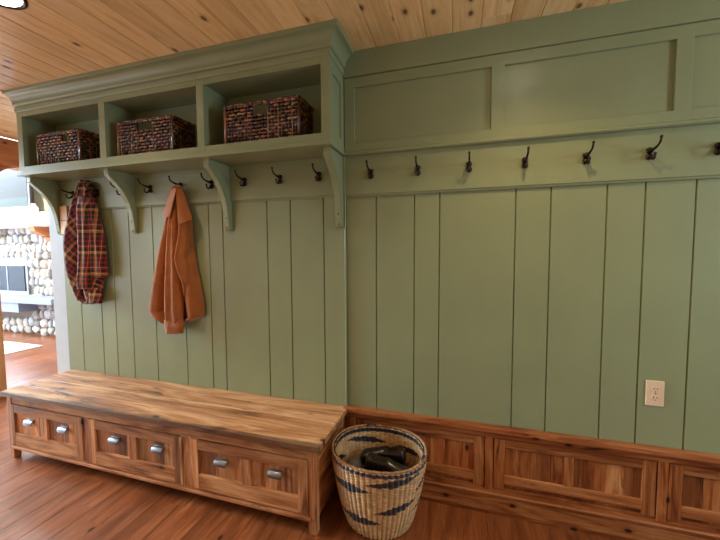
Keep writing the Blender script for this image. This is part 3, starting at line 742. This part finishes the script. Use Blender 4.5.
# ------------------------------------------------------------------ jackets
def interp(tab, t):
    for (a, *va), (b, *vb) in zip(tab, tab[1:]):
        if t <= b:
            k = (t-a)/(b-a) if b > a else 0; k = max(0, k); return [p+(q-p)*k for p, q in zip(va, vb)]
    return list(tab[-1][1:])
def garment(rows, folds, y_back, name, mat, root, nu=70, nv=90, bulge=.6, uvs=1., par=None, wob=.003):
    """rows: (y_px, left_px, right_px, front depth in m at mid). A closed soft body, front ruffled by folds
       folds: list of tables (y_px, s, width, amp): ridge at fraction s across"""
    y0, y1 = rows[0][0], rows[-1][0]; mb = MB(); uv = []
    def side(front):
        def fn(u, w):
            py = y0+(y1-y0)*w; L, R, D = interp(rows, py)[:3]
            if front:
                f = 0
                for tb in folds:
                    if tb[0][0] <= py <= tb[-1][0]:
                        s, wd, am = interp(tb, py); f += 1.35*am*math.exp(-((u-s)/wd)**2)
                prof_ = (1-abs(2*u-1)**3.2)**bulge
                yy = y_back-.004-D*prof_-f*min(1, prof_*1.5)-wob*noise.noise(Vector((u*6, w*9, 3)))*prof_
            else: yy = y_back-.002
            p = at(L+(R-L)*u, py, y_back-D*.6)
            tpx = 1.0
            X = p.x; Z = p.z
            if front:  # hem ruffle
                Z += .006*math.sin(u*23)*max(0, w-.9)*10*.5
            return (X, yy, Z)
        return fn
    mb.grid(side(True), nu, nv); n1 = len(mb.v)
    def uvof(vs, w_):
        out = []
        for j in range(nv+1):
            run = 0; prev = None
            for i in range(w_+1):
                v = Vector(vs[j*(w_+1)+i])
                if prev is not None: run += (v-prev).length
                prev = v; out.append((run*uvs, v.z*uvs))
        return out
    uv = uvof(mb.v, nu)
    mb.grid(side(False), nu, nv); uv += uvof(mb.v[n1:], nu)
    # stitch borders
    W = nu+1; st = []
    bord = [i for i in range(W)]+[j*W+nu for j in range(1, nv+1)]+[nv*W+i for i in range(nu-1, -1, -1)]+[j*W for j in range(nv-1, 0, -1)]
    for a, b in zip(bord, bord[1:]+bord[:1]): mb.f.append((a, b, b+n1, a+n1))
    return (sub(mb, name, mat, par, root, smooth='all', uv=uv) if par else part(mb, name, mat, root, smooth='all', uv=uv))

# plaid flannel shirt jacket
J = thing('plaid_jacket', 'red, black and tan plaid jacket hanging under the left cubby', 'jacket', tuple(at(86, 182, -.09)))
garment([(180.5, 82, 88, .018), (183, 80, 90, .028), (190, 77.5, 91, .036), (200, 73.5, 93, .048), (215, 70.5, 96, .056), (230, 66.5, 99, .060), (245, 64, 101, .062), (262, 64.5, 101, .062), (275, 67, 100, .060), (288, 72, 99.5, .055), (298, 76.5, 100, .048), (303.5, 80, 99, .036)],
        [[(183, .25, .1, .010), (230, .15, .12, .022), (300, .2, .1, .012)], [(200, .5, .06, -.012), (260, .42, .06, -.020), (300, .45, .05, -.014)], [(185, .75, .12, .014), (260, .75, .12, .020), (303, .7, .1, .018)]],
        -.030, 'jacket_body', 'plaid_d', J)
garment([(196, 78, 87, .020), (210, 76.8, 89, .030), (235, 78, 91, .036), (260, 78.5, 92, .038), (280, 77, 91, .036), (289, 77, 90, .026)],
        [[(205, .3, .16, .007), (289, .35, .16, .010)], [(205, .7, .14, .004), (289, .75, .14, .008)]], -.082, 'sleeve', 'plaid_s', J, 36, 50, .5)
garment([(198, 88, 94, .020), (215, 89, 97, .034), (232, 90.5, 101, .040), (250, 91, 103.5, .040), (266, 91, 105.5, .038), (277.5, 91, 106.5, .028)],
        [[(205, .35, .16, .006), (277, .3, .16, .010)], [(205, .75, .14, .004), (277, .75, .12, .008)]], -.060, 'sleeve', 'plaid_s', J, 36, 50, .5)
garment([(288, 88, 97, .014), (295, 87.5, 100, .024), (303, 86, 101, .020)], [[(289, .4, .15, .006), (303, .5, .15, .006)]], -.072, 'cuff', 'plaid_s', J, 24, 16, .5)
garment([(180, 81.5, 88, .012), (184, 79.5, 90.5, .024), (192, 78.5, 91, .032), (201, 77.5, 91.5, .022)], [[(180, .3, .15, .008), (201, .25, .12, .012)], [(182, .75, .15, .006), (201, .8, .12, .010)]], -.062, 'collar', 'plaid_s', J, 30, 24, .6)

# rust canvas jacket
Q = thing('rust_jacket', 'rust orange canvas jacket hanging from a hook under the middle cubby', 'jacket', tuple(at(176, 187, -.08)))
garment([(187, 172.5, 181, .018), (191, 171, 183, .030), (205, 170, 186, .038), (218, 167, 189.5, .044), (240, 162, 190.5, .048), (262, 157.5, 193.5, .052), (285, 152, 198, .055), (305, 148.6, 201.5, .056), (311, 148, 202, .050), (317, 152, 202, .046), (322, 163, 189, .03)],
        [[(190, .15, .12, .010), (250, .12, .13, .022), (322, .14, .13, .024)], [(215, .32, .04, -.014), (320, .30, .03, -.026)],
         [(200, .62, .05, -.016), (250, .62, .06, -.030), (322, .66, .08, -.036)], [(200, .85, .10, .010), (320, .88, .10, .024)]],
        -.026, 'jacket_body', 'rust', Q, 90, 100)
garment([(192, 173.5, 178.5, .016), (215, 169.5, 177, .028), (240, 167, 178, .034), (265, 165.5, 179.5, .038), (295, 164.5, 181, .038), (312, 164.5, 182, .034), (322, 165, 182, .024)],
        [[(200, .3, .15, .006), (322, .25, .14, .012)], [(220, .72, .12, .004), (322, .7, .14, .010)]], -.072, 'sleeve', 'rust', Q, 40, 70, .5)
garment([(320, 164, 182, .030), (326, 164, 182.5, .036), (333.5, 165.5, 181.5, .030)], [[(320, .3, .2, .006), (333, .3, .2, .006)]], -.072, 'cuff', 'rust', Q, 30, 14, .45)
garment([(222, 179.5, 187, .020), (240, 178.5, 187.5, .032), (258, 176, 186, .038), (268, 178, 188, .040), (282, 183, 190, .034), (296, 184, 189.5, .020)],
        [[(222, .4, .2, .010), (262, .3, .15, .016), (296, .5, .2, .008)]], -.066, 'sleeve', 'rust', Q, 30, 50, .5)
def flap(pts_top, pts_bot, yb0, yb1, th, name):
    mb = MB(); nu, nv = 14, 30; uv = []
    for fb in (0, 1):
        for j in range(nv+1):
            w = j/nv
            for i in range(nu+1):
                u = i/nu
                a = Vector(pts_top[0])*(1-u)+Vector(pts_top[1])*u; b = Vector(pts_bot[0])*(1-u)+Vector(pts_bot[1])*u
                q = a*(1-w)+b*w; yy = yb0*(1-u)+yb1*u - .010*math.sin(PI*u)*w - (0 if fb else th)
                p = at(q.x, q.y, yy); mb.v.append(tuple(p)); mb.c.append((1, 1, 1)); uv.append((u*.08, w*.2))
    W = nu+1; n1 = W*(nv+1)
    for o in (0, n1):
        for j in range(nv):
            for i in range(nu): mb.f.append((o+j*W+i, o+j*W+i+1, o+(j+1)*W+i+1, o+(j+1)*W+i))
    bord = [i for i in range(W)]+[j*W+nu for j in range(1, nv+1)]+[nv*W+i for i in range(nu-1, -1, -1)]+[j*W for j in range(nv-1, 0, -1)]
    for a, b in zip(bord, bord[1:]+bord[:1]): mb.f.append((a, b, b+n1, a+n1))
    return part(mb, name, 'rust', Q, smooth=True, uv=uv)
flap([(171.5, 188), (176.5, 188)], [(162, 216.5), (169.5, 217)], -.085, -.112, .005, 'collar')
flap([(175.5, 187.5), (182.5, 189)], [(178, 224.5), (192.5, 219)], -.118, -.080, .005, 'collar')
mb = MB(); p = arc([at(172, 189, -.090), at(174.5, 186.2, -.098), at(178.5, 185.8, -.096), at(182, 188.6, -.086)]); mb.tube(p, .008, 8); uvz = [(0, 0)]*len(mb.v)
part(mb, 'hanging_loop', 'rust', Q, smooth='all', uv=uvz)

# ------------------------------------------------------------------ ceiling lights
def can(x, y, label, CANW=29):
    t = thing('recessed_light', label, 'ceiling light', (x, y, CZ), 'round recessed ceiling lights')
    mb = MB(); lathe(mb, (x, y, CZ), [(.098, 0), (.098, -.004), (.090, -.007), (.082, -.004), (.080, 0)], 40); part(mb, 'trim_ring', 'iron', t, smooth='all')
    mb = MB(); lathe(mb, (x, y, CZ), [(.0, -.003), (.081, -.002), (.081, -.0005), (0, -.0005)], 40); part(mb, 'lens', 'lens', t)
    l = bpy.data.lights.new('lamp', 'SPOT'); l.energy = CANW; l.spot_size = math.radians(125); l.spot_blend = .8; l.shadow_soft_size = .035; l.color = (1, .69, .36)
    lo = bpy.data.objects.new('lamp', l); C.objects.link(lo); lo.location = (x, y, CZ-.02)
    return t
CANW = 31
can(-1.225, -.875, 'bright round recessed ceiling light at the upper left corner')
can(.96, -.60, 'recessed ceiling light in front of the right hook rail, outside the photo')
can(2.9, -1.6, 'recessed ceiling light at the far right, outside the photo')
can(-1.25, -2.3, 'added warm fill light behind the viewer on the left, outside the photo', 5)  # unseen lamp, added as warm frontal fill on the hook wall
can(.96, -2.3, 'added warm fill light behind the viewer on the right, outside the photo', 5)  # second added lamp, fills the wall from the front and lifts floor bounce

def area(name, loc, rot, sx, sy, e, col, spread=180):
    l = bpy.data.lights.new(name, 'AREA'); l.shape = 'RECTANGLE'; l.size = sx; l.size_y = sy; l.energy = e; l.color = col; l.spread = math.radians(spread)
    o = bpy.data.objects.new(name, l); C.objects.link(o); o.location = loc; o.rotation_euler = [math.radians(a) for a in rot]; return o
# daylight in the window openings
area('daylight_left', (-11.15, -.85, 3.6), (0, -90, 0), 2.9, 3.8, 2500, (.70, .87, 1))
area('daylight_living', (-5.85, -2.95, 1.5), (90, 0, 0), 4.0, 2.2, 65, (.82, .92, 1))
area('daylight_right', (3.38, -1.05, 1.6), (0, 90, 0), .9, .35, 34, (.70, .87, 1))
area('daylight_far', (-4.3, 2.0, 1.6), (-90, 0, 0), 1.7, 1.7, 40, (.9, .96, 1))
w = bpy.data.worlds.new('World'); bpy.context.scene.world = w; w.use_nodes = True
bg = w.node_tree.nodes['Background']; bg.inputs[0].default_value = (.75, .86, 1, 1); bg.inputs[1].default_value = .8

# ------------------------------------------------------------------ camera
cd = bpy.data.cameras.new('camera'); co = bpy.data.objects.new('camera', cd); C.objects.link(co)
cd.sensor_width = 36; cd.lens = FPX/720*36; cd.clip_start = .05
co.matrix_world = Matrix(((_r.x, _u.x, -_f.x, CAM.x), (_r.y, _u.y, -_f.y, CAM.y), (_r.z, _u.z, -_f.z, CAM.z), (0, 0, 0, 1)))
sc = bpy.context.scene; sc.camera = co
sc.view_settings.view_transform = 'Standard'; sc.view_settings.look = 'None'; sc.view_settings.gamma = 1; sc.view_settings.use_curve_mapping = False
sc.view_settings.exposure = 0.0
